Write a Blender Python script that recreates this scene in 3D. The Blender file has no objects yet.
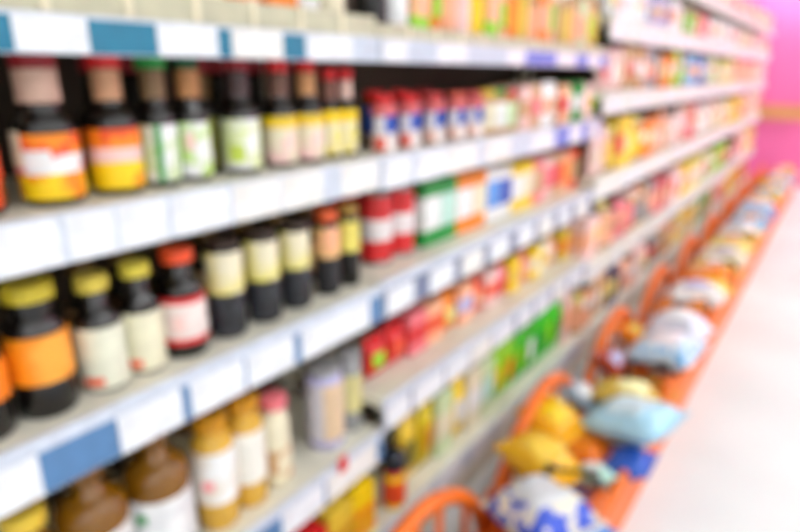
import bpy, bmesh, math, random
from mathutils import Vector, Matrix

random.seed(11)
SC = bpy.context.scene
COL = SC.collection

# ------------------------------------------------------------------ camera
cam_d = bpy.data.cameras.new('camera')
cam = bpy.data.objects.new('camera', cam_d)
COL.objects.link(cam)
cam.location = (0.90, 0.0, 1.50)
cam.rotation_euler = (math.radians(90 - 17.745), 0, math.radians(35.78))
cam_d.sensor_width = 36.0
cam_d.lens = 27.0
cam_d.clip_start = 0.02
cam_d.dof.use_dof = True                 # the photograph is out of focus throughout
cam_d.dof.focus_distance = 0.16
cam_d.dof.aperture_fstop = 7.0
cam_d.dof.aperture_blades = 0
SC.camera = cam

# ------------------------------------------------------------------ world, exposure
W = bpy.data.worlds.new('world')
SC.world = W
W.use_nodes = True
W.node_tree.nodes['Background'].inputs[0].default_value = (0.96, 0.98, 1.0, 1)
W.node_tree.nodes['Background'].inputs[1].default_value = 0.3
vs = SC.view_settings
vs.view_transform = 'Standard'
vs.look = 'None'
vs.gamma = 1.0
vs.use_curve_mapping = False
vs.exposure = 0.62
LAMP = 9.0                              # strength of the fluorescent diffusers

# ------------------------------------------------------------------ palette and materials
PAL = dict(
    cream=(236, 226, 196), pale_yellow=(240, 226, 130), yellow=(250, 210, 10), amber=(206, 140, 10),
    orange=(250, 140, 20), orange_red=(238, 80, 32), peach=(250, 180, 140), pink=(240, 120, 130),
    red=(222, 32, 36), dark_red=(150, 22, 34), white=(240, 240, 240), pale_green=(206, 224, 176), lime=(150, 214, 30),
    green=(20, 150, 60), dark_green=(14, 84, 48), blue=(30, 80, 180), light_blue=(130, 190, 232), navy=(20, 30, 110),
    grey=(150, 150, 150), brown=(100, 60, 24), black=(14, 13, 15), lilac=(190, 185, 225), tan=(205, 160, 112),
    olive=(120, 116, 40), soy=(15, 10, 9), gold=(232, 196, 60), teal=(24, 118, 150), steel=(84, 128, 176),
    pale_steel=(196, 208, 222), royal=(100, 130, 212), white_blue=(206, 214, 228), shelf=(232, 229, 212),
    basket=(246, 118, 30), magenta=(255, 122, 184), sky=(84, 150, 226), pale_pink=(246, 206, 200), mint=(190, 228, 214),
)


def lin(c):
    r = []
    for v in c[:3]:
        v /= 255.0
        r.append(v / 12.92 if v <= 0.04045 else ((v + 0.055) / 1.055) ** 2.4)
    return (*r, 1.0)


MATS = {}


def mat(col, rough=0.42, spot=None, scale=30.0, amount=0.5, metal=0.0, spec=0.5, coord='Object'):
    """plain packaging surface; `spot` mixes a second ink in as flat print"""
    key = (col, rough, spot, scale, amount, metal, spec)
    if key in MATS:
        return MATS[key]
    m = bpy.data.materials.new('%s_surface' % (col if isinstance(col, str) else 'paint'))
    m.use_nodes = True
    nt = m.node_tree
    b = nt.nodes['Principled BSDF']
    b.inputs['Roughness'].default_value = rough
    b.inputs['Metallic'].default_value = metal
    b.inputs['Specular IOR Level'].default_value = spec
    c = PAL[col] if isinstance(col, str) else col
    tc = nt.nodes.new('ShaderNodeTexCoord')
    nz = nt.nodes.new('ShaderNodeTexNoise')
    nz.inputs['Scale'].default_value = scale
    nz.inputs['Detail'].default_value = 2.0
    nt.links.new(tc.outputs[coord], nz.inputs['Vector'])
    ramp = nt.nodes.new('ShaderNodeValToRGB')
    nt.links.new(nz.outputs['Fac'], ramp.inputs['Fac'])
    e = ramp.color_ramp.elements
    if spot:
        s = PAL[spot] if isinstance(spot, str) else spot
        e[0].position = 1.0 - amount - 0.04
        e[0].color = lin(c)
        e[1].position = 1.0 - amount + 0.04
        e[1].color = lin(s)
    else:
        e[0].position = 0.3
        e[0].color = lin([v * 0.95 for v in c])
        e[1].position = 0.7
        e[1].color = lin([min(255, v * 1.03) for v in c])
    nt.links.new(ramp.outputs['Color'], b.inputs['Base Color'])
    MATS[key] = m
    return m


def emit(col, strength):
    m = bpy.data.materials.new('lamp_diffuser')
    m.use_nodes = True
    b = m.node_tree.nodes['Principled BSDF']
    b.inputs['Base Color'].default_value = (0.9, 0.9, 0.9, 1)
    b.inputs['Emission Color'].default_value = lin(col)
    b.inputs['Emission Strength'].default_value = strength
    return m


# ------------------------------------------------------------------ mesh helpers
MESH = {}


def cached(key, fn, m):
    k = (key, m.name)
    if k not in MESH:
        bm = bmesh.new()
        fn(bm)
        bmesh.ops.recalc_face_normals(bm, faces=bm.faces)
        me = bpy.data.meshes.new(str(key[0]))
        bm.to_mesh(me)
        bm.free()
        me.materials.append(m)
        MESH[k] = me
    return MESH[k]


def obj(name, key, fn, m, parent=None, loc=(0, 0, 0), rot=(0, 0, 0), smooth=None):
    me = cached((name,) + tuple(key), fn, m)
    if smooth:
        for p in me.polygons:
            p.use_smooth = True
    o = bpy.data.objects.new(name, me)
    COL.objects.link(o)
    o.location = loc
    o.rotation_euler = rot
    if parent:
        o.parent = parent
    return o


def empty(name, loc, rotz=0.0):
    o = bpy.data.objects.new(name, None)
    COL.objects.link(o)
    o.empty_display_size = 0.05
    o.location = loc
    o.rotation_euler = (0, 0, rotz)
    return o


def tag(o, label, cat, group=None):
    o['label'] = label
    o['category'] = cat
    if group:
        o['group'] = group
    return o


def box(bm, x0, x1, y0, y1, z0, z1, bev=0.0):
    r = bmesh.ops.create_cube(bm, size=1.0)
    for v in r['verts']:
        v.co = Vector((x0 + (v.co.x + 0.5) * (x1 - x0), y0 + (v.co.y + 0.5) * (y1 - y0), z0 + (v.co.z + 0.5) * (z1 - z0)))
    if bev > 0:
        ed = list({e for v in r['verts'] for e in v.link_edges})
        bmesh.ops.bevel(bm, geom=ed, offset=bev, segments=2, profile=0.6, affect='EDGES')


def bx(name, dims, m, parent=None, bev=0.0, loc=(0, 0, 0)):
    return obj(name, dims + (bev,), lambda bm: box(bm, *dims, bev), m, parent, loc)


def lathe(bm, prof, seg=20, rib=0.0):
    rings = []
    for (r, z) in prof:
        if r <= 1e-6:
            rings.append([bm.verts.new((0, 0, z))])
        else:
            rings.append([bm.verts.new(((r - (rib if k % 2 else 0)) * math.cos(2 * math.pi * k / seg),
                                        (r - (rib if k % 2 else 0)) * math.sin(2 * math.pi * k / seg), z)) for k in range(seg)])
    for a, b in zip(rings, rings[1:]):
        for k in range(seg):
            j = (k + 1) % seg
            if len(a) == 1 and len(b) > 1:
                bm.faces.new((a[0], b[k], b[j]))
            elif len(b) == 1 and len(a) > 1:
                bm.faces.new((a[k], a[j], b[0]))
            elif len(a) > 1:
                bm.faces.new((a[k], a[j], b[j], b[k]))


def arc_patch(bm, r, z0, z1, a0, a1, n=8, t=0.0012):
    """a curved sheet of paper stuck on a cylinder of radius r, with thickness"""
    lo = []
    for k in range(n + 1):
        a = math.radians(a0 + (a1 - a0) * k / n)
        c, s = math.cos(a), math.sin(a)
        lo.append([bm.verts.new((q * c, q * s, z)) for q, z in ((r, z0), (r + t, z0), (r + t, z1), (r, z1))])
    for p, q in zip(lo, lo[1:]):
        for i in range(4):
            j = (i + 1) % 4
            bm.faces.new((p[i], q[i], q[j], p[j]))
    bm.faces.new(lo[0])
    bm.faces.new(lo[-1][::-1])


def tube(bm, pts, r, seg=8, closed=False):
    pts = [Vector(p) for p in pts]
    n = len(pts)
    rings = []
    up = Vector((1, 0, 0))
    for i, p in enumerate(pts):
        a = pts[(i - 1) % n] if (i or closed) else p
        b = pts[(i + 1) % n] if (i < n - 1 or closed) else p
        t = (b - a).normalized()
        u = up if abs(t.dot(up)) < 0.9 else Vector((0, 0, 1))
        s = t.cross(u).normalized()
        w = s.cross(t).normalized()
        rings.append([bm.verts.new(p + r * (math.cos(2 * math.pi * k / seg) * s + math.sin(2 * math.pi * k / seg) * w)) for k in range(seg)])
    for i in range(n if closed else n - 1):
        a, b = rings[i], rings[(i + 1) % n]
        for k in range(seg):
            j = (k + 1) % seg
            bm.faces.new((a[k], a[j], b[j], b[k]))
    if not closed:
        bm.faces.new(rings[0][::-1])
        bm.faces.new(rings[-1])


# ------------------------------------------------------------------ the setting
X_WALL = -0.55
FLOOR_M = mat((228, 232, 232), 0.6, None, 1.2, spec=0.25)
WHITE_WALL = mat((232, 230, 226), 0.7, None, 2.0)


def struct(name, dims, m):
    o = bx(name, dims, m)
    o['kind'] = 'structure'
    return o


struct('floor', (X_WALL, 7.0, -5.0, 10.0, -0.1, 0.0), FLOOR_M)
struct('wall_left', (X_WALL - 0.1, X_WALL, -5.0, 10.0, 0.0, 2.85), WHITE_WALL)
struct('wall_right', (7.0, 7.1, -5.0, 10.0, 0.0, 2.85), WHITE_WALL)
struct('wall_rear', (X_WALL, 7.0, -5.1, -5.0, 0.0, 2.85), WHITE_WALL)
struct('wall_back', (X_WALL, 7.0, 10.0, 10.1, 0.0, 2.85), mat('magenta', 0.5, None, 1.5))
struct('trim_1', (X_WALL, 7.0, 9.965, 10.0, 0.89, 1.10), mat((226, 160, 112), 0.5, None, 3.0))
struct('baseboard_back', (X_WALL, 7.0, 9.98, 10.0, 0.0, 0.1), mat((226, 120, 160), 0.5))
struct('ceiling', (X_WALL, 7.0, -5.0, 10.0, 2.85, 2.95), mat((240, 240, 238), 0.8))

lamp_m = emit((248, 250, 252), LAMP)
ORD = ['first', 'second', 'third', 'fourth', 'fifth', 'sixth', 'seventh', 'eighth', 'ninth', 'tenth', 'eleventh', 'twelfth',
       'thirteenth', 'fourteenth', 'fifteenth', 'sixteenth', 'seventeenth', 'eighteenth', 'nineteenth', 'twentieth']


def ceiling_light(x, y, rz, label):
    t = empty('ceiling_light', (x, y, 2.85), rz)
    bx('housing', (-0.16, 0.16, -0.95, 0.95, -0.07, 0.0), mat('white', 0.4), t, 0.008)
    bx('diffuser', (-0.13, 0.13, -0.9, 0.9, -0.082, -0.068), lamp_m, t)
    for e in (-1, 1):
        bx('end_cap', (-0.16, 0.16, min(e * 0.95, e * 0.985), max(e * 0.95, e * 0.985), -0.085, 0.0), mat('grey', 0.4), t, 0.004)
    tag(t, label, 'ceiling light', 'fluorescent lights on the ceiling')


for ri, lx in enumerate((1.8, 3.9, 6.0)):
    for k in range(6):
        ceiling_light(lx, -3.6 + 2.4 * k, 0.0, 'white fluorescent ceiling light, %s along the row %s' % (ORD[k], ('nearest the shelves', 'in the middle', 'farthest from the shelves')[ri]))
for k in range(3):  # unseen lamps added along the back wall to brighten its pink
    ceiling_light(0.5 + 2.4 * k, 9.6, math.pi / 2, 'added ceiling lamp brightening the pink wall, %s from the shelves' % ORD[k])

# ------------------------------------------------------------------ shelving bays
BAY = [(-0.42, 1.165), (1.165, 2.82)] + [(2.82 + 1.6 * k, 4.42 + 1.6 * k) for k in range(4)]
# price-rail bottom, shelf top; (rail colour pieces come below)
ROWS_NEAR1 = dict(top=(1.93, 1.99), A=(1.526, 1.58), B=(1.232, 1.308), C=(0.882, 0.978), D=(0.455, 0.548), E=(0.125, 0.205))
ROWS_NEAR2 = dict(top=(1.93, 1.99), A=(1.526, 1.58), B=(1.225, 1.308), C=(0.882, 0.985), D=(0.535, 0.635), E=(0.125, 0.205))
ROWS_FAR = dict(top=(1.945, 2.00), A=(1.645, 1.745), B=(1.322, 1.42), C=(0.92, 1.025), D=(0.495, 0.60), E=(0.125, 0.205))
ROWS = [ROWS_NEAR1, ROWS_NEAR2] + [ROWS_FAR] * 4
BACK_M = mat((74, 58, 44), 0.6, None, 4.0)
SHELF_M = mat('shelf', 0.45, None, 6.0)
RAIL_M = mat('white_blue', 0.35)
RAIL_FAR = mat((228, 230, 222), 0.45)
DEPTH = 0.42
BAY_LABEL = ['nearest cream metal shelving bay stocked with dark sauce bottles',
             'second cream metal shelving bay with red and blue jars on its shelves',
             'third cream metal shelving bay just past the step in the shelves',
             'fourth cream metal shelving bay, midway down the aisle',
             'fifth cream metal shelving bay, second to last before pink wall',
             'farthest cream metal shelving bay ending beside the pink wall']
INSERT = {  # coloured paper showing in the rail between the tickets: bay, row -> (y0, y1, colour)
    (0, 'A'): [(-0.41, 0.92, 'teal'), (0.92, 1.16, 'pale_steel')],
    (0, 'C'): [(-0.41, 1.16, 'steel')],
    (0, 'B'): [(-0.41, 1.16, 'white_blue')],
    (0, 'D'): [(-0.41, 1.16, 'steel')],
    (1, 'A'): [(1.17, 1.95, 'pale_steel'), (1.95, 2.81, 'royal')],
    (1, 'B'): [(1.17, 2.2, 'white_blue'), (2.2, 2.81, 'royal')],
    (1, 'C'): [(1.17, 2.81, (112, 122, 152))],
    (1, 'D'): [(1.17, 2.81, (138, 142, 166))],
}
for i, (y0, y1) in enumerate(BAY):
    w = y1 - y0
    t = empty('shelving_bay', (0, y0, 0))
    bx('back_panel', (-DEPTH - 0.02, -DEPTH, 0.0, w, 0.0, 2.15), BACK_M, t)
    for e in (0.0, w):
        a = 0.0 if e == 0.0 else w - 0.014
        bx('upright', (-DEPTH, -DEPTH + 0.06, a, a + 0.014, 0.0, 2.15), SHELF_M, t)
    bx('kick_plate', (-0.03, -0.015, 0.003, w - 0.003, 0.0, 0.125), SHELF_M, t)
    for r, (zb, zt) in ROWS[i].items():
        s = bx('shelf', (-DEPTH, -0.004, 0.003, w - 0.003, zt - 0.03, zt), SHELF_M, t, 0.003)
        bx('price_rail', (-0.004, 0.004, 0.003, w - 0.003, zb, zt), RAIL_M if i < 2 else RAIL_FAR, s)
        for e in (0.02, w - 0.05):
            bx('bracket', (-DEPTH + 0.02, -0.1, e, e + 0.02, zt - 0.05, zt - 0.03), SHELF_M, s)
        for (a, b, c) in INSERT.get((i, r), []):
            bx('rail_insert', (0.004, 0.0055, a - y0, b - y0, zb + 0.002, zt - (0.006 if r not in 'CD' else 0.024)), mat(c, 0.35), s)
        if r == 'A' and i < 2:
            lip = (0.044, 0.03)[i]
            bx('front_stop', (-0.012, -0.006, 0.003, w - 0.003, zt, zt + lip), mat((196, 192, 164), 0.45), s)
            n = int(w / 0.12)
            for k in range(1, n):
                bx('stop_clip', (-0.006, -0.002, k * w / n - 0.006, k * w / n + 0.006, zt, zt + lip + 0.004), mat('cream', 0.3), s)
    tag(t, BAY_LABEL[i], 'shelving', 'shelving bays along the aisle')

# ------------------------------------------------------------------ price tickets
TK = {
    (0, 'A'): [(0.382, 0.481), (0.591, 0.706), (0.737, 0.857), (0.924, 1.063)],
    (0, 'B'): [(0.30, 0.395), (0.405, 0.478), (0.486, 0.570), (0.581, 0.70), (0.712, 0.826), (0.834, 0.95), (1.016, 1.145)],
    (0, 'C'): [(0.22, 0.307), (0.433, 0.555), (0.575, 0.701), (0.709, 0.84), (0.864, 1.108)],
    (0, 'D'): [(0.56, 0.66), (0.771, 0.913), (0.925, 1.129)],
    (1, 'A'): [(1.17, 1.27), (1.406, 1.563), (1.814, 1.95), (2.222, 2.42), (2.56, 2.70)],
    (1, 'B'): [(1.172, 1.285), (1.317, 1.46), (1.465, 1.644), (1.695, 1.872), (2.05, 2.26), (2.42, 2.55), (2.65, 2.76)],
    (1, 'C'): [(1.181, 1.307), (1.389, 1.525), (1.574, 1.712), (1.762, 1.907), (1.98, 2.12), (2.17, 2.31), (2.38, 2.50), (2.58, 2.72)],
    (1, 'D'): [(1.172, 1.289), (1.31, 1.479), (1.497, 1.647), (1.66, 1.807), (1.823, 1.99), (2.03, 2.16), (2.20, 2.34), (2.39, 2.53), (2.58, 2.74)],
    (1, 'E'): [(1.25, 1.42), (1.46, 1.62), (1.70, 1.85), (1.90, 2.05), (2.12, 2.28), (2.40, 2.56)],
}
for i in range(2, 6):
    for r in 'ABCD':
        y = BAY[i][0] + 0.05
        TK[(i, r)] = []
        while y < BAY[i][1] - 0.16:
            TK[(i, r)].append((y, y + 0.11))
            y += random.choice((0.14, 0.2, 0.26))
RNAME = dict(A='top', B='second', C='third', D='fourth', E='bottom')
BNAME = ['nearest bay', 'second bay', 'third bay', 'fourth bay', 'fifth bay', 'farthest bay']
TICK_M = mat((234, 237, 243), 0.3)
TICK_W = mat((238, 236, 232), 0.3)
for (i, r), lst in TK.items():
    zb, zt = ROWS[i][r]
    for k, (a, b) in enumerate(lst):
        h = min(zt - zb - 0.006, 0.072)
        z0 = zb + 0.002
        wd = round(b - a, 3)
        o = bx('price_ticket', (0.0, 0.002, 0.0, wd, 0.0, round(h, 3)), random.choice((TICK_M, TICK_M, TICK_W)), None, 0, (0.0056, a, z0))
        if i >= 2 or (i, r) == (1, 'E'):
            o.location.x = 0.0041
        tag(o, 'white price ticket, %s from the left on the %s visible rail of the %s' % (ORD[k], RNAME[r], BNAME[i]),
            'price ticket', 'price tickets along the shelf rails')

# ------------------------------------------------------------------ products
GLASS = mat('soy', 0.12, None, 8, spec=0.6)


def bottle(Y, x, z, label, cap, lab, h=0.225, r=0.038, neck=0.016, body=GLASS, neckband=None, capr=None, sh=0.5, group=None, cat='bottle',
           name='sauce_bottle', spots=(), turn=0.0):
    """lab: list of (z0, z1, material) paper bands; spots: (z0, z1, a0, a1, material) smaller printed patches"""
    t = empty(name, (x, Y, z), turn)
    zs = h * sh
    zn = h * (sh + 0.14)
    ch = h * 0.125
    prof = ((0, 0), (r * 0.9, 0), (r, 0.006), (r, zs), (r * 0.93, zs + (zn - zs) * 0.35), (r * 0.62, zs + (zn - zs) * 0.75), (neck, zn),
            (neck, h - ch * 0.5), (0, h - ch * 0.5))
    obj('glass_body', prof, lambda bm: lathe(bm, prof, 32), body, t, smooth=True)
    cr = capr or neck * 1.18
    cprof = ((0, h - ch), (cr, h - ch), (cr, h - 0.004), (cr * 0.86, h), (0, h))
    obj('cap', cprof, lambda bm: lathe(bm, cprof, 28, cr * 0.05), mat(cap, 0.4), t)
    if neckband:
        nb = ((neck + 0.0008, h * (sh + 0.16)), (neck + 0.0022, h * (sh + 0.16)), (neck + 0.0022, h - ch - 0.002), (neck + 0.0008, h - ch - 0.002))
        obj('neck_label', nb, lambda bm: lathe(bm, nb, 20), mat(neckband, 0.5), t, smooth=False)
    for (a, b, m) in lab:
        lp = ((r, a), (r + 0.0014, a), (r + 0.0014, b), (r, b))
        obj('label_band', lp, lambda bm: lathe(bm, lp, 32), m, t)
    for (a, b, a0, a1, m) in spots:
        obj('label_print', (r, a, b, a0, a1), lambda bm: arc_patch(bm, r + 0.0014, a, b, a0, a1), m, t)
    tag(t, label, cat, group)
    return t


def jar(Y, x, z, label, lid, bands, h=0.15, r=0.03, body='brown', lidr=0.9, group=None, cat='jar', name='food_jar', spots=(), lid_h=0.022, shoulder=0.86):
    t = empty(name, (x, Y, z))
    zs = (h - lid_h) * shoulder
    prof = ((0, 0), (r * 0.9, 0), (r, 0.005), (r, zs), (r * lidr * 0.96, h - lid_h), (0, h - lid_h))
    obj('jar_body', prof, lambda bm: lathe(bm, prof, 20), mat(body, 0.15), t, smooth=True)
    lp = ((0, h - lid_h), (r * lidr, h - lid_h), (r * lidr, h - 0.003), (r * lidr * 0.9, h), (0, h))
    obj('lid', lp, lambda bm: lathe(bm, lp, 28, r * 0.03), mat(lid, 0.35), t)
    for (a, b, c) in bands:
        q = ((r, a), (r + 0.0013, a), (r + 0.0013, b), (r, b))
        obj('label_band', q, lambda bm: lathe(bm, q, 20), c if not isinstance(c, (str, tuple)) else mat(c, 0.45), t)
    for (a, b, a0, a1, c) in spots:
        obj('label_print', (r, a, b, a0, a1), lambda bm: arc_patch(bm, r + 0.0013, a, b, a0, a1), mat(c, 0.45), t)
    tag(t, label, cat, group)
    return t


def can(Y, x, z, label, bands, h=0.12, r=0.036, group=None, name='food_can', cat='can'):
    t = empty(name, (x, Y, z))
    prof = ((0, 0.004), (r * 0.9, 0.004), (r * 0.96, 0), (r, 0.004), (r * 0.97, 0.01), (r * 0.97, h - 0.01), (r, h - 0.004), (r * 0.96, h), (r * 0.9, h - 0.005), (0, h - 0.005))
    obj('can_body', prof, lambda bm: lathe(bm, prof, 20), mat('grey', 0.25, metal=0.9), t, smooth=False)
    for (a, b, c) in bands:
        q = ((r * 0.97, a), (r * 0.97 + 0.0012, a), (r * 0.97 + 0.0012, b), (r * 0.97, b))
        obj('label_band', q, lambda bm: lathe(bm, q, 20), mat(c, 0.4) if isinstance(c, (str, tuple)) else c, t)
    tag(t, label, cat, group)
    return t


def carton(Y, x, z, label, col, accents, w=0.08, dp=0.12, h=0.15, group=None, name='carton', cat='carton', spot=None):
    """front face at x, Y the centre; accents: (z0 fraction, z1 fraction, colour) printed panels round the near faces"""
    t = empty(name, (x, Y, z))
    bx('carton_body', (-dp, 0.0, -w / 2, w / 2, 0.0, h), mat(col, 0.45, spot, 40, 0.5) if spot else mat(col, 0.45), t, min(0.004, w * 0.06))
    for (a, b, c) in accents:
        def f(bm, a=a, b=b):
            box(bm, 0.0, 0.0012, -w / 2 + 0.001, w / 2 - 0.001, h * a, h * b)
            box(bm, -dp + 0.006, -0.004, -w / 2 - 0.0012, -w / 2, h * a, h * b)
        obj('printed_panel', (w, dp, h, a, b), f, mat(c, 0.4), t)
    bx('top_flap', (-dp * 0.96, -0.004, -w * 0.46, w * 0.46, h, h + 0.0012), mat(col, 0.5), t)
    tag(t, label, cat, group)
    return t


def pillow(bm, w, h, th, nx=8, nz=8, wr=0.0, seed=0, lo=0.0, hi=1.0, off=0.0, half=0):
    """stuffed pouch standing in y/z, thickness along x; lo..hi selects a height range; half=1 gives only the front sheet"""
    rnd = random.Random(seed)
    ph = [rnd.uniform(0, 6.3) for _ in range(6)]
    F, B = [], []
    for j in range(nz + 1):
        v = lo + (hi - lo) * j / nz
        fr, br = [], []
        for i in range(nx + 1):
            u = i / nx
            if half:
                u = 0.18 + 0.64 * u
            e = max(0.0, (1 - abs(2 * u - 1) ** 2.6)) ** 0.6 * max(0.0, (1 - abs(2 * v - 1) ** 3.0)) ** 0.6
            k = 1 + wr * (math.sin(9 * u + ph[0]) * math.sin(7 * v + ph[1]) + 0.6 * math.sin(15 * v + ph[2] + 4 * u))
            y = (u - 0.5) * w * (1 - 0.07 * math.sin(math.pi * v))
            zz = v * h
            fr.append(bm.verts.new((0.5 * th * e * k + off, y, zz)))
            br.append(bm.verts.new((-0.5 * th * e * k - (0 if half else off) if not half else 0.5 * th * e * k + off - 0.0015, y, zz)))
        F.append(fr)
        B.append(br)
    for j in range(nz):
        for i in range(nx):
            bm.faces.new((F[j][i], F[j][i + 1], F[j + 1][i + 1], F[j + 1][i]))
            bm.faces.new((B[j][i], B[j + 1][i], B[j + 1][i + 1], B[j][i + 1]))
    for j in range(nz):
        for s in (0, nx):
            bm.faces.new((F[j][s], F[j + 1][s], B[j + 1][s], B[j][s]))
    for i in range(nx):
        for s in (0, nz):
            bm.faces.new((F[s][i], F[s][i + 1], B[s][i + 1], B[s][i]))
    bmesh.ops.remove_doubles(bm, verts=bm.verts, dist=1e-5)


def seal_strip(bm, w, z0, z1):
    n = 10
    for k in range(n):
        a = -w / 2 + w * k / n
        box(bm, -0.0012 - 0.0006 * (k % 2), 0.0012 + 0.0006 * (k % 2), a, a + w / n, z0, z1)


def pouch(Y, x, z, label, col, accents, w=0.1, h=0.16, th=0.05, group=None, name='food_pouch', cat='pouch', spot=None, rotz=0.0):
    t = empty(name, (x - th / 2, Y, z), rotz)
    b = obj('pouch_body', (w, h, th, int(Y * 7) % 5), lambda bm: pillow(bm, w, h, th, wr=0.05, seed=int(Y * 7) % 5),
            mat(col, 0.3, spot, 26, 0.5) if spot else mat(col, 0.3), t, smooth=True)
    b.location.z = 0.0
    for (a, c_, c) in accents:
        obj('printed_panel', (w, h, th, a, c_, int(Y * 7) % 5), lambda bm: pillow(bm, w, h, th, 6, 4, lo=a, hi=c_, wr=0.05, seed=int(Y * 7) % 5, off=0.0015, half=1), mat(c, 0.35), t, smooth=True)
    obj('seal', (w, h, 1), lambda bm: seal_strip(bm, w * 0.98, h - 0.004, h + 0.014), mat(col, 0.35), t)
    tag(t, label, cat, group)
    return t


def L(c, **k):
    return mat(c, 0.45, **k)


# ---- nearest bay, second visible shelf (dark sauce bottles under the teal rail)
zB = 1.308
GB = 'dark sauce bottles on the second visible shelf'
XB = -0.08
or_lab = [(0.012, 0.05, L('orange', spot='yellow', scale=18.0)), (0.05, 0.078, L('white', spot='pink', scale=30.0)), (0.078, 0.108, L('orange_red', spot='orange', scale=22.0))]
bottle(0.325, XB, zB, 'dark sauce bottle with brownish red label at the left edge, second visible shelf', 'dark_red', [(0.012, 0.1, L('orange_red', spot='brown', scale=20.0))], h=0.222, r=0.040, neck=0.02, capr=0.03, neckband='tan', group=GB)
bottle(0.438, XB, zB, 'dark sauce bottle with red cap and orange, red and white label', 'dark_red', or_lab, h=0.23, r=0.044, neck=0.028, capr=0.031, neckband=(196, 160, 142), group=GB,
       spots=[(0.05, 0.085, -70, -20, L('white')), (0.06, 0.112, -110, -72, L('cream'))])
bottle(0.545, XB, zB, 'dark sauce bottle with red cap and amber yellow label striped pale pink', 'red', [(0.012, 0.055, L('orange', spot='yellow', scale=16.0, amount=0.6)), (0.055, 0.078, L('pale_pink')), (0.078, 0.108, L('orange', spot='orange_red', scale=20.0))],
       h=0.23, r=0.040, neck=0.02, capr=0.026, neckband=(190, 140, 104), group=GB)
bottle(0.628, XB, zB, 'dark bottle with green cap and pale green label, left of the green-capped pair', 'green', [(0.012, 0.108, L('pale_green', spot='white', scale=22.0))], h=0.23, r=0.031, neck=0.018, capr=0.026, neckband=(120, 92, 60), group=GB,
       spots=[(0.012, 0.108, -45, -25, L('green'))])
bottle(0.698, XB, zB, 'dark bottle with green striped label, right of the green-capped pair', 'dark_green', [(0.012, 0.108, L((196, 226, 130), spot='white', scale=18.0))], h=0.23, r=0.031, neck=0.019, capr=0.022, neckband=(176, 120, 70), group=GB,
       spots=[(0.012, 0.108, -92, -78, L('green')), (0.06, 0.09, -60, -30, L('pale_pink'))])
bottle(0.775, XB - 0.07, zB, 'dark bottle with olive label, set back between green and lime labels', 'dark_red', [(0.012, 0.11, L('olive'))], h=0.222, r=0.034, neck=0.018, capr=0.022, neckband=(120, 86, 40), group=GB)
bottle(0.812, XB, zB, 'dark bottle with red cap and pale lime and white label', 'dark_red', [(0.012, 0.108, L((224, 232, 176), spot='white', scale=18.0))], h=0.228, r=0.037, neck=0.019, capr=0.023, neckband=(70, 50, 50), group=GB,
       spots=[(0.025, 0.06, -80, -30, L((206, 226, 90)))])
for k, (y, ch) in enumerate([(0.918, 0.224), (1.003, 0.224)]):
    bottle(y, XB, zB, ['dark bottle with yellow topped white label, right beside the lime label bottle', 'dark bottle with yellow topped white label and tan neck, third from bay end'][k], 'red',
           [(0.012, 0.084, L('cream', spot='pale_pink', scale=20.0)), (0.084, 0.108, L('yellow', spot='gold', scale=20.0))], h=ch, r=0.035, neck=0.019, capr=0.022,
           neckband=((110, 74, 60), (196, 140, 90))[k], group=GB)
for k, y in enumerate([1.078, 1.135]):
    bottle(y, XB, zB, ['shorter red-capped bottle with yellow label, second from the bay end', 'shorter red-capped bottle with pale neck and yellow label at bay end'][k], 'red',
           [(0.012, 0.085, L('cream', spot='pale_yellow', scale=20.0)), (0.085, 0.112, L('yellow'))], h=0.205, r=0.027, neck=0.014, capr=0.018,
           neckband=((130, 84, 70), (226, 190, 176))[k], group=GB)
# bottles behind the front row
back_lab = {0.37: 'brown', 0.485: 'olive', 0.59: 'brown', 0.66: 'olive', 0.86: 'brown', 0.96: 'olive', 1.045: 'brown'}
for k, (y, c) in enumerate(back_lab.items()):
    bottle(y, XB - 0.12, zB, 'dark sauce bottle in the row behind, %s from the left on second visible shelf' % ORD[k], 'dark_red', [(0.012, 0.1, L(c))], h=0.222, r=0.036, neck=0.018, capr=0.022, group='sauce bottles behind the front row')

# ---- nearest bay, third visible shelf
zC = 0.978
GC = 'dark sauce bottles on the third visible shelf'
XC = -0.076
bottle(0.275, XC, zC, 'dark bottle with orange label cut by the left edge, third visible shelf', 'yellow', [(0.062, 0.125, L((246, 130, 20)))], h=0.222, r=0.043, neck=0.034, capr=0.036, sh=0.62, group=GC)
bottle(0.369, XC, zC, 'wide dark bottle with olive yellow cap and plain orange label', (196, 176, 40), [(0.062, 0.14, L((250, 146, 14), spot=(255, 170, 60), scale=10.0))], h=0.220, r=0.045, neck=0.034, capr=0.037, sh=0.64, group=GC)
bottle(0.467, XC, zC, 'dark bottle with yellow cap and tall pale label, left one of two', (208, 186, 70), [(0.008, 0.118, L((226, 226, 204)))], h=0.204, r=0.039, neck=0.02, capr=0.027, sh=0.60, group=GC,
       spots=[(0.016, 0.03, -80, -30, L('orange_red'))])
bottle(0.546, XC, zC, 'dark bottle with yellow cap and tall cream label, right one of two', (208, 190, 60), [(0.008, 0.118, L((232, 226, 196)))], h=0.208, r=0.035, neck=0.019, capr=0.026, sh=0.60, group=GC,
       spots=[(0.016, 0.03, -80, -40, L('orange_red'))])
bottle(0.632, XC, zC, 'dark bottle with orange-red cap and white label framed in red', (236, 78, 30), [(0.03, 0.042, L('red')), (0.042, 0.112, L((240, 224, 218))), (0.112, 0.124, L('red'))], h=0.214, r=0.043, neck=0.022, capr=0.030, sh=0.62, group=GC,
       spots=[(0.055, 0.09, -60, -30, L('pale_pink')), (0.042, 0.112, -112, -100, L('red'))])
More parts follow.
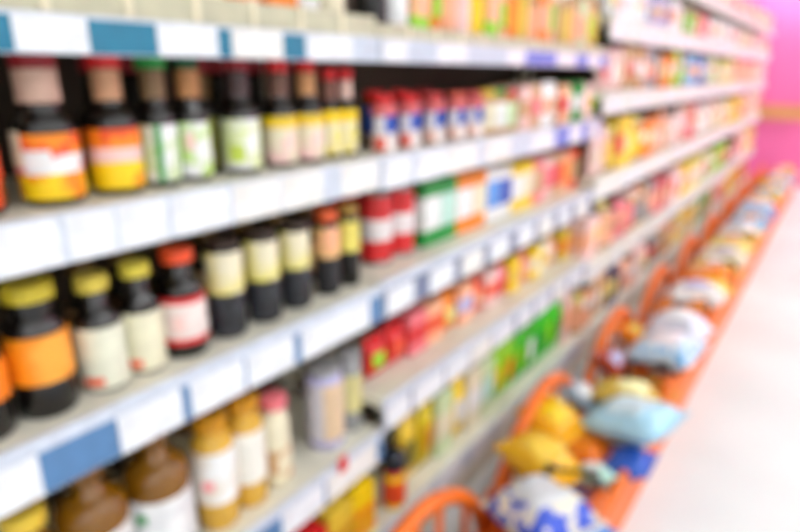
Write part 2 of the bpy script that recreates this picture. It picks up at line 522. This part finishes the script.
for k, (y, r, c, n) in enumerate([(0.737, 0.037, (232, 218, 130), 'leftmost of three alike'), (0.838, 0.036, (234, 222, 120), 'middle of three alike'), (0.937, 0.034, (232, 220, 130), 'rightmost of three alike')]):
    jar(y, XC, zC, 'black jar with dark lid and pale yellow label, %s' % n, (52, 32, 24), [(0.098, 0.184, L(c, spot='cream', scale=14.0)), (0.012, 0.09, L((26, 26, 30), spot=(50, 52, 60), scale=40.0))], h=0.206, r=r, body='soy', lidr=0.92, lid_h=0.016, shoulder=0.98,
        group='black jars with pale yellow labels', name='sauce_jar')
jar(1.047, XC, zC, 'black jar with orange-red lid and peach label, third visible shelf', (226, 92, 40), [(0.096, 0.17, L((234, 190, 120), spot='peach', scale=16.0)), (0.012, 0.09, L((30, 28, 32)))], h=0.216, r=0.030, body='soy', lidr=0.92, name='sauce_jar', group='black jars with pale yellow labels', lid_h=0.03)
jar(1.128, XC, zC, 'slim black jar with yellow label at the end of nearest bay', (180, 140, 60), [(0.092, 0.17, L((240, 224, 110)))], h=0.21, r=0.027, body='soy', lidr=0.92, name='sauce_jar', group='black jars with pale yellow labels')
for k, y in enumerate([0.32, 0.42, 0.51, 0.59, 0.685, 0.785, 0.89, 0.99, 1.09]):
    bottle(y, XC - 0.12, zC, 'dark sauce bottle in the row behind, %s from the left on third visible shelf' % ORD[k], (120, 90, 40), [(0.03, 0.11, L(('brown', 'olive', 'tan')[k % 3]))], h=0.2, r=0.036, neck=0.02, group='sauce bottles behind the front row, third shelf')

# ---- nearest bay, fourth visible shelf (oil and vinegar bottles)
zD = 0.548
OIL = mat((128, 82, 8), 0.15, None, 6)
OIL2 = mat((222, 172, 60), 0.15, None, 6)
GD = 'oil bottles on the fourth visible shelf'
bottle(0.30, -0.09, zD, 'yellow capped oil bottle in the bottom left corner', 'gold', [(0.03, 0.14, L('white'))], h=0.27, r=0.042, neck=0.02, capr=0.034, body=OIL, group=GD, name='oil_bottle', sh=0.68)
bottle(0.408, -0.09, zD, 'large brown oil bottle with domed top and white label, left one', (120, 76, 10), [(0.04, 0.17, L((226, 226, 224), spot='white', scale=12.0))], h=0.30, r=0.062, neck=0.024, body=OIL, group=GD, name='oil_bottle', sh=0.66, spots=[(0.12, 0.14, -80, -50, L('green'))])
bottle(0.54, -0.09, zD, 'large brown oil bottle with domed top and green dotted white label', (120, 76, 10), [(0.04, 0.165, L((224, 224, 226), spot='white', scale=12.0))], h=0.30, r=0.062, neck=0.024, body=OIL, group=GD, name='oil_bottle', sh=0.66, spots=[(0.12, 0.14, -75, -55, L('green')), (0.08, 0.12, -110, -95, L('green'))])
bottle(0.667, -0.08, zD, 'amber bottle with white label marked by a pink spot', 'amber', [(0.07, 0.195, L((234, 222, 208), spot='white', scale=14.0))], h=0.27, r=0.046, neck=0.03, body=OIL2, group=GD, name='oil_bottle', sh=0.73, spots=[(0.11, 0.128, -70, -40, L('pink'))])
bottle(0.755, -0.08, zD, 'amber bottle with plain white label right of the pink-spotted one', 'amber', [(0.065, 0.195, L((240, 236, 226)))], h=0.275, r=0.043, neck=0.03, body=OIL2, group=GD, name='oil_bottle', sh=0.72)
bottle(0.84, -0.075, zD, 'slim cream bottle with small pinkish cap before the dark gap', 'pink', [(0.02, 0.10, L('tan', spot='cream', scale=16.0))], h=0.235, r=0.034, neck=0.027, body=mat('cream', 0.3), group=GD, name='oil_bottle', sh=0.72)
jar(1.03, -0.09, zD, 'tall pale glass jar, half lilac and half beige, by the dark gap', 'grey', [(0.03, 0.19, L((214, 208, 214)))], h=0.235, r=0.05, body='lilac', group='pale jars on the fourth visible shelf', name='glass_jar', spots=[(0.03, 0.19, -50, 20, (226, 196, 160))])
jar(1.125, -0.085, zD, 'grey jar with pale yellow label at the bay end, fourth visible shelf', 'grey', [(0.06, 0.17, L((214, 204, 140)))], h=0.24, r=0.034, body='grey', group='pale jars on the fourth visible shelf', name='glass_jar')
o = bx('sale_sticker', (0.0, 0.0025, -0.016, 0.016, 0.0, 0.045), mat('red', 0.4), None, 0.001, (-0.003, 1.0, zD + 0.0))
o.location = (0.0077, 0.985, zD - 0.03)
tag(o, 'small red sticker on the rail under the pale glass jar', 'sticker')
for k, y in enumerate([0.35, 0.475, 0.605, 0.71, 0.80]):
    bottle(y, -0.24, zD, 'brown oil bottle standing behind the front row, %s from the left' % ORD[k], 'brown', [(0.05, 0.16, L('cream'))], h=0.28, r=0.045, neck=0.02, body=OIL, group='oil bottles behind the front row', name='oil_bottle')

# ---- nearest bay, bottom shelf
zE = 0.205
for k, (y, c, a, n) in enumerate([(0.90, 'red', 'dark_red', 'red carton on the bottom shelf of the nearest bay'), (1.005, 'gold', 'amber', 'yellow carton beside the red one on the bottom shelf'), (1.105, 'yellow', 'orange', 'yellow carton with orange band at the nearest bay end, bottom shelf')]):
    carton(y, -0.02, zE, n, c, [(0.45, 0.6, a), (0.15, 0.3, a)], w=0.094, dp=0.15, h=(0.15, 0.17, 0.175)[k], group='cartons on the bottom shelf of the nearest bay')

# ---- second bay rows: (Y, width, height, kind, colours..., description)
# top visible shelf, both near bays: only the feet of these packs show over the front stop
zA = 1.58
top_cols = ['cream', 'pale_yellow', 'cream', 'pale_yellow', 'gold', 'cream', 'peach', 'orange', 'white', 'cream', 'black', 'white', 'lime', 'orange', 'peach', 'pale_pink', 'yellow',
            'lime', 'peach', 'orange', 'gold', 'peach', 'orange', 'peach', 'tan', 'gold', 'peach', 'pale_green', 'peach', 'gold']
WORD = lambda c: c.replace('_', ' ')
KIND_WORD = dict(carton='carton', pouch='pouch', jar='jar', can='can', bottle='bottle')


def generic(kind, Y, x, z, w, h, col, acc, label, group):
    w = round(w, 3)
    h = round(h, 3)
    if kind == 'carton':
        return carton(Y, x, z, label, col, [(0.3, 0.68, acc)], w=w, dp=0.14, h=h, group=group)
    if kind == 'pouch':
        return pouch(Y, x, z, label, col, [(0.3, 0.7, acc)], w=w, h=h - 0.014, th=0.055, group=group)
    if kind == 'jar':
        return jar(Y, x - w / 2, z, label, acc, [(h * 0.15, h * 0.7, col)], h=h, r=w / 2 - 0.001, body='tan', group=group)
    if kind == 'can':
        return can(Y, x - w / 2, z, label, [(0.012, h * 0.45, col), (h * 0.45, h * 0.7, acc), (h * 0.7, h - 0.012, col)], h=h, r=w / 2 - 0.001, group=group)
    return bottle(Y, x - w / 2, z, label, acc, [(h * 0.08, h * 0.5, mat(col, 0.4))], h=h, r=w / 2 - 0.001, neck=w * 0.2, body=mat(acc, 0.25), group=group, name='bottle')


y = 0.28
for k, c in enumerate(top_cols):
    w = 0.078
    if y + w > 1.158 and y < 1.175:
        y = 1.175
    if y + w > 2.815:
        break
    kind = ('jar', 'jar', 'carton', 'pouch', 'jar')[k % 5]
    bay = 'nearest bay' if y < 1.165 else 'second bay'
    kk = k if y < 1.165 else k - 11
    generic(kind, y + w / 2, -0.02, zA, w - 0.003, 0.2 + 0.02 * (k % 3), c, ('white', 'pale_yellow', 'peach', 'lime', 'cream')[k % 5],
            '%s %s, %s from the left on the top visible shelf of the %s' % (WORD(c), kind, ORD[max(0, kk)], bay), 'packs on the top visible shelf')
    y += w + (0.004 if y < 1.2 else 0.0)

# second visible shelf of the second bay: red and blue jars, then pale ones
GJ = 'red lidded jars with blue and white labels'
for k, y in enumerate([1.245, 1.356, 1.478, 1.602, 1.71]):
    jar(y, -0.05, zB, 'red lidded jar with blue and white label, %s from the left in its row' % ORD[k], ('red', 'red', (206, 60, 60), (216, 90, 70), (206, 80, 80))[k],
        [(0.092, 0.118, (220, 110, 112)), (0.05, 0.092, 'blue'), (0.004, 0.05, (240, 226, 222))], h=0.142, r=0.031 if k < 3 else 0.032, body='brown', lidr=0.86, group=GJ,
        spots=[(0.045, 0.09, -95, -45, (238, 232, 238)), (0.008, 0.04, -95, -45, (238, 90, 70) if k < 2 else (240, 190, 170))])
mid = [(1.303, 'red'), (1.42, 'red'), (1.54, 'dark_red')]
for k, (y, c) in enumerate(mid):
    jar(y, -0.125, zB, 'red lidded jar with blue label in the row behind, %s from the left' % ORD[k], c, [(0.04, 0.11, 'blue')], h=0.15, r=0.031, body='brown', lidr=0.86, group='red lidded jars behind the front row')
rowB2 = [(1.81, 0.07, 0.145, 'jar', 'cream', 'gold', 'cream jar with gold lid right after the blue and white jars'),
         (1.89, 0.07, 0.145, 'jar', 'white', 'green', 'white jar with green lid right of the blue and white jars'),
         (1.97, 0.07, 0.14, 'jar', 'pale_green', 'red', 'pale green jar with red lid beside the green lidded one'),
         (2.055, 0.075, 0.15, 'carton', 'pale_pink', 'tan', 'pale pink carton with tan band on the second visible shelf'),
         (2.14, 0.078, 0.155, 'carton', 'tan', 'pink', 'tan carton with pink band on the second visible shelf'),
         (2.23, 0.085, 0.16, 'carton', 'white', 'peach', 'white carton with peach band, second visible shelf of second bay'),
         (2.325, 0.085, 0.165, 'pouch', 'white', 'tan', 'white pouch with tan panel, second visible shelf of second bay'),
         (2.42, 0.08, 0.15, 'carton', 'peach', 'red', 'peach carton with red band, second visible shelf of second bay'),
         (2.51, 0.08, 0.15, 'pouch', 'pale_green', 'white', 'pale green pouch with white panel, second visible shelf'),
         (2.6, 0.08, 0.16, 'carton', 'green', 'white', 'green carton with white band near the end of second bay'),
         (2.69, 0.08, 0.15, 'carton', 'pale_pink', 'peach', 'pale pink carton with peach band near the end of second bay'),
         (2.77, 0.07, 0.15, 'pouch', 'cream', 'lime', 'cream pouch with lime panel at the end of the second bay')]
for (y, w, h, kind, c, a, n) in rowB2:
    generic(kind, y, -0.025, zB, w, h, c, a, n, 'packs on the second visible shelf of the second bay')
# red foot stripe of the pale jars is printed on the shelf edge cartons

# third visible shelf, second bay
zC2 = 0.985
GR = 'red and white cans on the third visible shelf'
for k, (y, n) in enumerate([(1.25, 'left'), (1.36, 'right')]):
    can(y + 0.055, -0.125, zC2, 'tall red and white can at the start of the second bay, %s one of two' % n, [(0.012, 0.07, 'red'), (0.07, 0.13, (236, 226, 226)), (0.13, 0.196, (220, 40, 44))], h=0.205, r=0.046, group=GR)
for k, y in enumerate([1.30, 1.41]):
    can(y + 0.025, -0.25, zC2, 'tall red and white can in the row behind, %s one of two' % ('left', 'right')[k], [(0.012, 0.196, 'red')], h=0.205, r=0.046, group=GR)
rowC2 = [(1.48, 0.10, 0.20, 'green', 'white', 'green carton with broad white band right of the red cans'),
         (1.582, 0.10, 0.20, 'green', 'mint', 'green carton with mint band, second from the red cans'),
         (1.69, 0.105, 0.195, 'orange', 'white', 'orange carton with broad white band, third visible shelf'),
         (1.797, 0.10, 0.195, 'orange', 'cream', 'orange carton with cream band, third visible shelf'),
         (1.905, 0.105, 0.19, 'white', 'sky', 'white carton with blue band, third visible shelf'),
         (2.01, 0.10, 0.185, 'white', 'blue', 'white carton with dark blue band, third visible shelf'),
         (2.115, 0.10, 0.18, 'yellow', 'white', 'yellow carton with white band, left of the yellow pair'),
         (2.22, 0.10, 0.185, 'yellow', 'cream', 'yellow carton with cream band, right of the yellow pair'),
         (2.325, 0.10, 0.18, 'pink', 'tan', 'pink carton with tan band, third visible shelf'),
         (2.43, 0.10, 0.18, 'pale_pink', 'pink', 'pale pink carton with deeper pink band, third visible shelf'),
         (2.535, 0.10, 0.18, 'tan', 'red', 'tan carton with red band, third visible shelf'),
         (2.64, 0.10, 0.18, 'peach', 'orange', 'peach carton with orange band, third visible shelf'),
         (2.75, 0.10, 0.18, 'orange_red', 'tan', 'orange-red carton with tan band at the second bay end')]
for (y, w, h, c, a, n) in rowC2:
    carton(y + 0.06 - 0.05 * (y - 1.45) / 1.3, -0.085, zC2, n, c, [(0.26, 0.78, a)], w=w - 0.004, dp=0.15, h=h, group='cartons on the third visible shelf of the second bay')

# fourth visible shelf, second bay
zD2 = 0.635
rowD2 = [(1.225, 0.10, 0.155, 'pouch', 'red', 'lime', 'red pouch with lime panel at the start of the second bay'),
         (1.33, 0.10, 0.16, 'pouch', 'red', 'orange_red', 'red pouch with orange panel, second from the start of second bay'),
         (1.435, 0.10, 0.17, 'carton', 'pink', 'red', 'pink carton with red band, fourth visible shelf'),
         (1.54, 0.10, 0.17, 'carton', 'peach', 'orange_red', 'peach carton with orange-red band, fourth visible shelf'),
         (1.645, 0.10, 0.175, 'pouch', 'orange', 'pale_yellow', 'orange pouch with pale yellow panel, fourth visible shelf'),
         (1.75, 0.10, 0.175, 'carton', 'peach', 'lilac', 'peach carton with lilac band, fourth visible shelf'),
         (1.855, 0.10, 0.17, 'pouch', 'orange_red', 'peach', 'orange-red pouch with peach panel, fourth visible shelf'),
         (1.96, 0.10, 0.17, 'carton', 'pale_pink', 'orange_red', 'pale pink carton with orange-red band, fourth visible shelf'),
         (2.065, 0.10, 0.17, 'pouch', 'pink', 'red', 'pink pouch with red panel, fourth visible shelf'),
         (2.17, 0.10, 0.17, 'carton', 'yellow', 'gold', 'yellow carton with gold band, left of the fourth shelf yellow ones'),
         (2.275, 0.10, 0.17, 'pouch', 'pink', 'peach', 'pink pouch with peach panel between yellow packs, fourth visible shelf'),
         (2.38, 0.10, 0.17, 'carton', 'yellow', 'cream', 'yellow carton with cream band, right of the fourth shelf yellow ones'),
         (2.485, 0.10, 0.17, 'carton', 'cream', 'gold', 'cream carton with gold band, fourth visible shelf'),
         (2.59, 0.10, 0.17, 'pouch', 'peach', 'pale_pink', 'peach pouch with pale pink panel, fourth visible shelf'),
         (2.75, 0.10, 0.17, 'carton', 'gold', 'orange', 'gold carton with orange band at the second bay end')]
for (y, w, h, kind, c, a, n) in rowD2:
    generic(kind, y + 0.05 - 0.045 * (y - 1.2) / 1.5, -0.09, zD2, w - 0.004, h * 0.84, c, a, n, 'packs on the fourth visible shelf of the second bay')

# bottom shelf, second bay
t = jar(1.272, 0.035 - 0.075, zE, 'small jar with round black lid at the start of second bay, bottom shelf', 'red', [(0.02, 0.1, 'orange_red')], h=0.13, r=0.036, body='yellow', name='round_lid_jar', cat='jar', lid_h=0.012)
ball = ((0.02, 0.128), (0.036, 0.14), (0.041, 0.16), (0.037, 0.182), (0.022, 0.197), (0.0, 0.201))
obj('round_lid', ball, lambda bm: lathe(bm, ball, 20), mat((16, 24, 40), 0.15), t, smooth=True)
rowE2 = [(1.385, 0.10, 0.25, 'pouch', 'gold', 'olive', 'gold pouch with olive panel right of the round black lid'),
         (1.49, 0.10, 0.25, 'pouch', (214, 190, 30), 'amber', 'mustard pouch with amber panel, second right of the round black lid'),
         (1.595, 0.10, 0.24, 'carton', 'pale_green', 'cream', 'pale green carton with cream band, bottom shelf of second bay'),
         (1.70, 0.10, 0.25, 'pouch', 'yellow', 'white', 'yellow pouch with white panel, bottom shelf of second bay'),
         (1.805, 0.10, 0.24, 'carton', 'cream', 'white', 'cream carton with white band, bottom shelf of second bay'),
         (1.91, 0.10, 0.24, 'carton', 'pale_green', 'mint', 'pale green carton with mint band, bottom shelf of second bay'),
         (2.015, 0.10, 0.25, 'pouch', 'lime', 'yellow', 'lime pouch with yellow panel, bottom shelf of second bay'),
         (2.12, 0.10, 0.25, 'pouch', 'lime', 'orange', 'lime pouch with orange panel, bottom shelf of second bay'),
         (2.225, 0.10, 0.25, 'pouch', (60, 190, 20), 'lime', 'bright green pouch with lime panel, bottom shelf of second bay'),
         (2.33, 0.10, 0.26, 'pouch', (50, 180, 20), 'white', 'bright green pouch with white panel, bottom shelf of second bay'),
         (2.435, 0.10, 0.26, 'pouch', (40, 200, 20), 'green', 'bright green pouch with deep green panel, bottom shelf of second bay'),
         (2.54, 0.10, 0.27, 'pouch', (50, 205, 10), 'lime', 'bright green pouch with lime panel near second bay end'),
         (2.645, 0.10, 0.27, 'pouch', (50, 205, 10), 'green', 'bright green pouch with deep green panel near second bay end'),
         (2.75, 0.10, 0.26, 'carton', 'pale_pink', 'peach', 'pale pink carton at the second bay end, bottom shelf')]
for (y, w, h, kind, c, a, n) in rowE2:
    generic(kind, y, -0.05, zE, w, h, c, a, n, 'packs on the bottom shelf of the second bay')

# ---- far bays: colours follow the photograph along each shelf
WAY = dict(
    A=[(2.9, 'white'), (3.3, 'white'), (3.8, 'lilac'), (4.2, 'white'), (4.55, 'lime'), (4.95, 'pink'), (5.4, 'white'), (6.2, 'white'), (7.2, 'cream'), (8.2, 'pale_pink'), (9.1, 'cream')],
    B=[(2.9, 'pale_pink'), (3.1, 'pale_pink'), (3.4, 'tan'), (3.75, 'grey'), (4.05, 'orange'), (4.3, 'lime'), (4.75, 'light_blue'), (5.1, 'blue'), (5.6, 'pale_green'), (6.3, 'pale_yellow'), (7.0, 'peach'), (8.2, 'peach'), (9, 'pale_pink')],
    C=[(2.9, 'pale_pink'), (3.15, 'gold'), (3.5, 'yellow'), (3.8, 'orange'), (4.1, 'peach'), (4.6, 'pale_pink'), (5.0, 'pink'), (5.5, 'white'), (6.2, 'cream'), (7.0, 'yellow'), (7.5, 'gold'), (8.1, 'pale_pink'), (9, 'cream')],
    D=[(2.9, 'pale_pink'), (3.2, 'peach'), (3.5, 'pink'), (3.95, 'grey'), (4.3, 'pink'), (4.7, 'pale_pink'), (5.05, 'yellow'), (5.5, 'pale_yellow'), (6.0, 'pale_green'), (6.6, 'lime'), (7.3, 'brown'), (7.9, 'pale_pink'), (8.7, 'yellow')],
    E=[(2.9, 'peach'), (3.2, 'tan'), (3.45, 'navy'), (3.75, 'peach'), (4.0, 'pale_pink'), (4.35, 'grey'), (4.7, 'tan'), (5.0, 'yellow'), (5.5, 'gold'), (5.9, 'pale_green'), (6.25, 'green'), (6.9, 'pale_pink'), (7.8, 'yellow'), (8.8, 'orange')],
    top=[(2.9, 'cream'), (6, 'pale_pink'), (9, 'cream')],
)
FNAME = dict(top='highest', A='second highest', B='third highest', C='fourth highest', D='fifth highest', E='bottom')
NEXT = dict(top=None, A='top', B='A', C='B', D='C', E='D')
for i in range(2, 6):
    y0, y1 = BAY[i]
    for r in ('A', 'B', 'C', 'D', 'E', 'top'):
        zt = ROWS_FAR[r][1]
        gap = (ROWS_FAR[NEXT[r]][1] - 0.05 - zt) if NEXT[r] else 0.22
        y = y0 + 0.012
        k = 0
        base_h = min(gap * 0.8, 0.26) if r != 'B' else gap * 0.8
        while True:
            w = random.choice((0.10, 0.11, 0.12, 0.13, 0.14))
            if y + w > y1 - 0.008:
                break
            yc = y + w / 2
            c = min(WAY[r], key=lambda q: abs(q[0] - yc))[1]
            kind = random.choice(('carton', 'carton', 'pouch', 'pouch', 'jar', 'can'))
            h = base_h * random.choice((0.78, 0.86, 0.94, 1.0))
            acc = random.choice(('white', 'cream', 'pale_pink', 'pale_yellow', 'peach', 'red', 'tan'))
            if acc == c:
                acc = 'white'
            generic(kind, yc, -0.02, zt, w - 0.004, h, c, acc, '%s %s, %s from the left on the %s shelf, %s' % (WORD(c), kind, ORD[k], FNAME[r], BNAME[i]),
                    'packs on the %s shelf of the %s' % (FNAME[r], BNAME[i]))
            y += w
            k += 1

# ------------------------------------------------------------------ orange floor baskets
BK = mat('basket', 0.4, None, 5.0)
X0, X1, PITCH = 0.14, 0.528, 0.87
BY = [1.53 + PITCH * k for k in range(-1, 9)]
BW = 0.84


def basket(y, label):
    t = empty('floor_basket', (X0, y, 0.0))
    dx = X1 - X0
    bx('base', (0.0, dx, 0.0, BW, 0.0, 0.02), BK, t, 0.006)
    # front panel of slats between two corner posts
    for k, (a, b) in enumerate(((0.02, 0.075), (0.085, 0.14), (0.15, 0.205))):
        bx('front_slat', (dx - 0.014, dx, 0.02, BW - 0.02, a, b), BK, t, 0.003)
    obj('front_rim', (dx, BW), lambda bm: tube(bm, [(dx - 0.016, 0.012, 0.215), (dx - 0.016, BW - 0.012, 0.215)], 0.016), BK, t, smooth=True)
    for e in (0.0, BW - 0.03):
        bx('corner_post', (dx - 0.032, dx - 0.002, e, e + 0.03, 0.0, 0.33), BK, t, 0.006)
        bx('corner_post', (0.002, 0.03, e, e + 0.03, 0.0, 0.16), BK, t, 0.006)
        for (a, b) in ((0.03, 0.1), (0.115, 0.185), (0.2, 0.27)):
            def f(bm, a=a, b=b):      # side slats drop towards the back
                vs = [bm.verts.new(p) for p in ((0.02, 0, a * 0.5 + 0.01), (dx - 0.02, 0, a), (dx - 0.02, 0, b), (0.02, 0, b * 0.5 + 0.015))]
                vt = [bm.verts.new((v.co.x, 0.008, v.co.z)) for v in vs]
                bm.faces.new(vs)
                bm.faces.new(vt[::-1])
                for q in range(4):
                    bm.faces.new((vs[q], vs[(q + 1) % 4], vt[(q + 1) % 4], vt[q]))
            obj('side_slat', (dx, a, b), f, BK, t, (0, e + 0.011, 0))
        obj('side_rim', (dx, 1), lambda bm: tube(bm, [(0.016, 0, 0.155), (0.15, 0, 0.215), (dx - 0.017, 0, 0.325)], 0.012), BK, t, (0, e + 0.015, 0), smooth=True)
    obj('handle', (dx,), lambda bm: tube(bm, [(dx - 0.19, 0.015, 0.265), (dx - 0.18, 0.015, 0.335), (dx - 0.035, 0.015, 0.37), (dx - 0.02, 0.015, 0.33)], 0.014), mat((40, 34, 26), 0.5), t, smooth=True)  # dark bent tube above the near side rim
    # arched back frame with uprights
    N = 20
    arch = [(0.024, 0.026 + (BW - 0.052) * k / N, 0.08 + 0.3 * math.sin(math.pi * k / N) ** 0.7) for k in range(N + 1)]
    obj('arched_back_rim', (BW,), lambda bm: tube(bm, arch, 0.024), BK, t, smooth=True)
    for k in (3, 7, 10, 13, 17):
        q = arch[k]
        bx('back_bar', (0.018, 0.03, q[1] - 0.012, q[1] + 0.012, 0.02, q[2]), BK, t)
    tag(t, label, 'basket', 'orange floor baskets along the shelves')
    return t


for k, y in enumerate(BY):
    basket(y + 0.015, ('nearest orange slatted floor basket with arched back, partly out of frame' if k == 0 else
                       'orange slatted floor basket with arched back, %s from the near end' % ORD[k]))


def bag(x, y, z, label, col, acc, w=0.2, h=0.26, th=0.08, rot=(0, 0, 0), spot=None, group='bagged goods in the orange baskets', amount=0.45):
    """stuffed plastic bag; built standing in y/z about its centre, then laid over by rot"""
    t = empty('food_bag', (x, y, z))
    t.rotation_euler = rot
    sd = int(abs(x * 91 + y * 37)) % 17
    o = obj('bag_body', (w, h, th, sd), lambda bm: pillow(bm, w, h, th, 12, 12, wr=0.09, seed=sd), mat(col, 0.22, spot, 20.0, amount) if spot else mat(col, 0.22), t, (0, 0, -h / 2), smooth=True)
    for a in (0, 1):
        obj('seal', (w, h, 2 + a), lambda bm: seal_strip(bm, w * 0.98, (h - 0.005) if a else -0.016, (h + 0.016) if a else 0.005), mat(col, 0.3), t, (0, 0, -h / 2))
    if acc:
        for s in (0, 1):
            obj('printed_panel', (w, h, th, 'bag', sd, s), lambda bm: pillow(bm, w, h, th, 10, 8, wr=0.0 if s else 0.09, seed=sd, lo=0.25, hi=0.72, off=0.0025 + (0.09 * th if s else 0.0), half=1), mat(acc, 0.3), t, (0, 0, -h / 2), (0, 0, math.pi * s), smooth=True)
    tag(t, label, 'bag', group)
    return t


def flat(yaw, tilt=0.0, roll=0.0):
    """rotation for a bag lying on its back: thickness axis up, long side turned by yaw"""
    m = Matrix.Rotation(math.radians(yaw), 4, 'Z') @ Matrix.Rotation(math.radians(-90 + tilt), 4, 'Y') @ Matrix.Rotation(math.radians(roll), 4, 'Z')
    return m.to_euler()


bag(0.34, 0.85, 0.10, 'pale bag deep in the nearest orange basket', 'white', 'light_blue', 0.24, 0.3, 0.12, flat(80))
bag(0.32, 1.20, 0.17, 'white bag in the nearest basket, beside the arched back', 'white', 'mint', 0.22, 0.28, 0.14, flat(70, 6))
bag(0.37, 1.72, 0.085, 'white bag at the bottom of the basket under the yellow bags', 'white', 'blue', 0.24, 0.32, 0.10, flat(88))
bag(0.385, 1.425, 0.27, 'cream and blue patterned bag heaped before the yellow bags', (236, 230, 214), (220, 222, 226), 0.25, 0.25, 0.17, flat(-24, -6), spot=(60, 90, 210), amount=0.5)
bag(0.50, 1.45, 0.235, 'sky blue bag leaning at the front beside patterned blue bag', 'sky', (110, 172, 236), 0.15, 0.12, 0.09, flat(-20, -20))
bag(0.28, 1.66, 0.27, 'yellow bag heaped behind the patterned blue bag', (252, 190, 40), (253, 206, 70), 0.2, 0.22, 0.15, flat(-20, 10))
bag(0.225, 1.89, 0.29, 'golden yellow bag against the arched back, second yellow one', (250, 180, 20), 'yellow', 0.2, 0.18, 0.13, flat(-10, 20))
bag(0.37, 2.12, 0.085, 'orange bag at the bottom under the pale blue one', 'orange', 'amber', 0.24, 0.38, 0.11, flat(90))
bag(0.44, 1.72, 0.25, 'small mint bag by the basket front, left of deep blue bag', 'mint', 'white', 0.09, 0.12, 0.07, flat(-30, -20))
bag(0.465, 2.05, 0.30, 'pale blue and white bag spilling over the basket front', (176, 222, 244), (214, 236, 246), 0.26, 0.29, 0.13, flat(-10, -14))
bag(0.505, 1.91, 0.215, 'deep blue bag sticking out under the pale blue one', (54, 100, 200), 'blue', 0.17, 0.13, 0.08, flat(0, -10))
bag(0.40, 2.275, 0.255, 'cream bag with pale yellow panel behind the pale blue bag', (222, 186, 80), (252, 242, 176), 0.18, 0.24, 0.14, flat(6, 6))
bag(0.225, 2.2, 0.25, 'grey-blue bag by the arched back, beside pale blue bag', (160, 180, 196), 'white', 0.13, 0.12, 0.08, flat(0, 30))
bag(0.345, 1.90, 0.19, 'orange bag half buried between yellow and deep blue bags', (240, 120, 30), 'orange', 0.18, 0.16, 0.1, flat(10, -8))
bag(0.50, 2.26, 0.19, 'white lilac bag tucked at the front corner below the cream bag', (232, 230, 244), 'lilac', 0.16, 0.13, 0.1, flat(0, -14))
bag(0.45, 2.50, 0.2, 'amber bag at the front corner before the light blue parcel', (226, 150, 40), 'gold', 0.16, 0.16, 0.11, flat(8, -10))
bag(0.37, 2.65, 0.085, 'amber bag at the bottom of the basket with light blue parcel', 'amber', 'gold', 0.24, 0.38, 0.11, flat(90))
bag(0.42, 2.78, 0.28, 'white and light blue parcel bag with dark blue edge', (206, 226, 242), (236, 224, 230), 0.33, 0.27, 0.15, flat(-4, -8), spot=(110, 176, 230), amount=0.4)
bag(0.235, 2.56, 0.25, 'dark red bag at the back left of the light blue parcel', (176, 66, 40), 'lilac', 0.15, 0.13, 0.09, flat(0, 35))
bag(0.41, 3.08, 0.27, 'rounded lilac white bag right behind the light blue parcel', (234, 234, 248), (244, 244, 250), 0.22, 0.26, 0.2, flat(-10, -6))
bag(0.225, 2.92, 0.26, 'orange bag at the back beside rounded lilac white bag', 'orange', 'gold', 0.15, 0.13, 0.09, flat(0, 30))
far_bags = ['orange', 'white', 'gold', 'orange', 'gold', 'cream', 'white', 'pale_yellow', 'gold', 'white', 'cream', 'light_blue', 'white', 'light_blue', 'sky', 'white', 'orange', 'pale_yellow', 'white', 'light_blue', 'cream', 'gold', 'white', 'light_blue', 'orange']
bi = 0
for k, y in enumerate(BY):
    if k < 3:
        continue
    for j in range(4):
        c = far_bags[bi % len(far_bags)]
        bag(0.37 + 0.02 * (bi % 3), y + 0.12 + 0.2 * j, (0.27, 0.30, 0.26, 0.29)[j], '%s bag, %s from the near side in the %s orange basket from camera' % (WORD(c), ORD[j], ORD[k]), c,
            ('white', 'lilac', 'yellow', 'peach')[bi % 4], 0.195, 0.27, 0.16, flat(random.uniform(-14, 14), random.uniform(-22, 6)))
        bi += 1
    for j in range(2):
        bag(0.37, y + 0.22 + 0.4 * j, 0.085, '%s bag at the bottom of the %s orange basket, %s half' % (WORD(('gold', 'orange', 'cream')[k % 3]), ORD[k], ('near', 'far')[j]), ('gold', 'orange', 'cream')[k % 3], 'white', 0.24, 0.36, 0.11, flat(90))
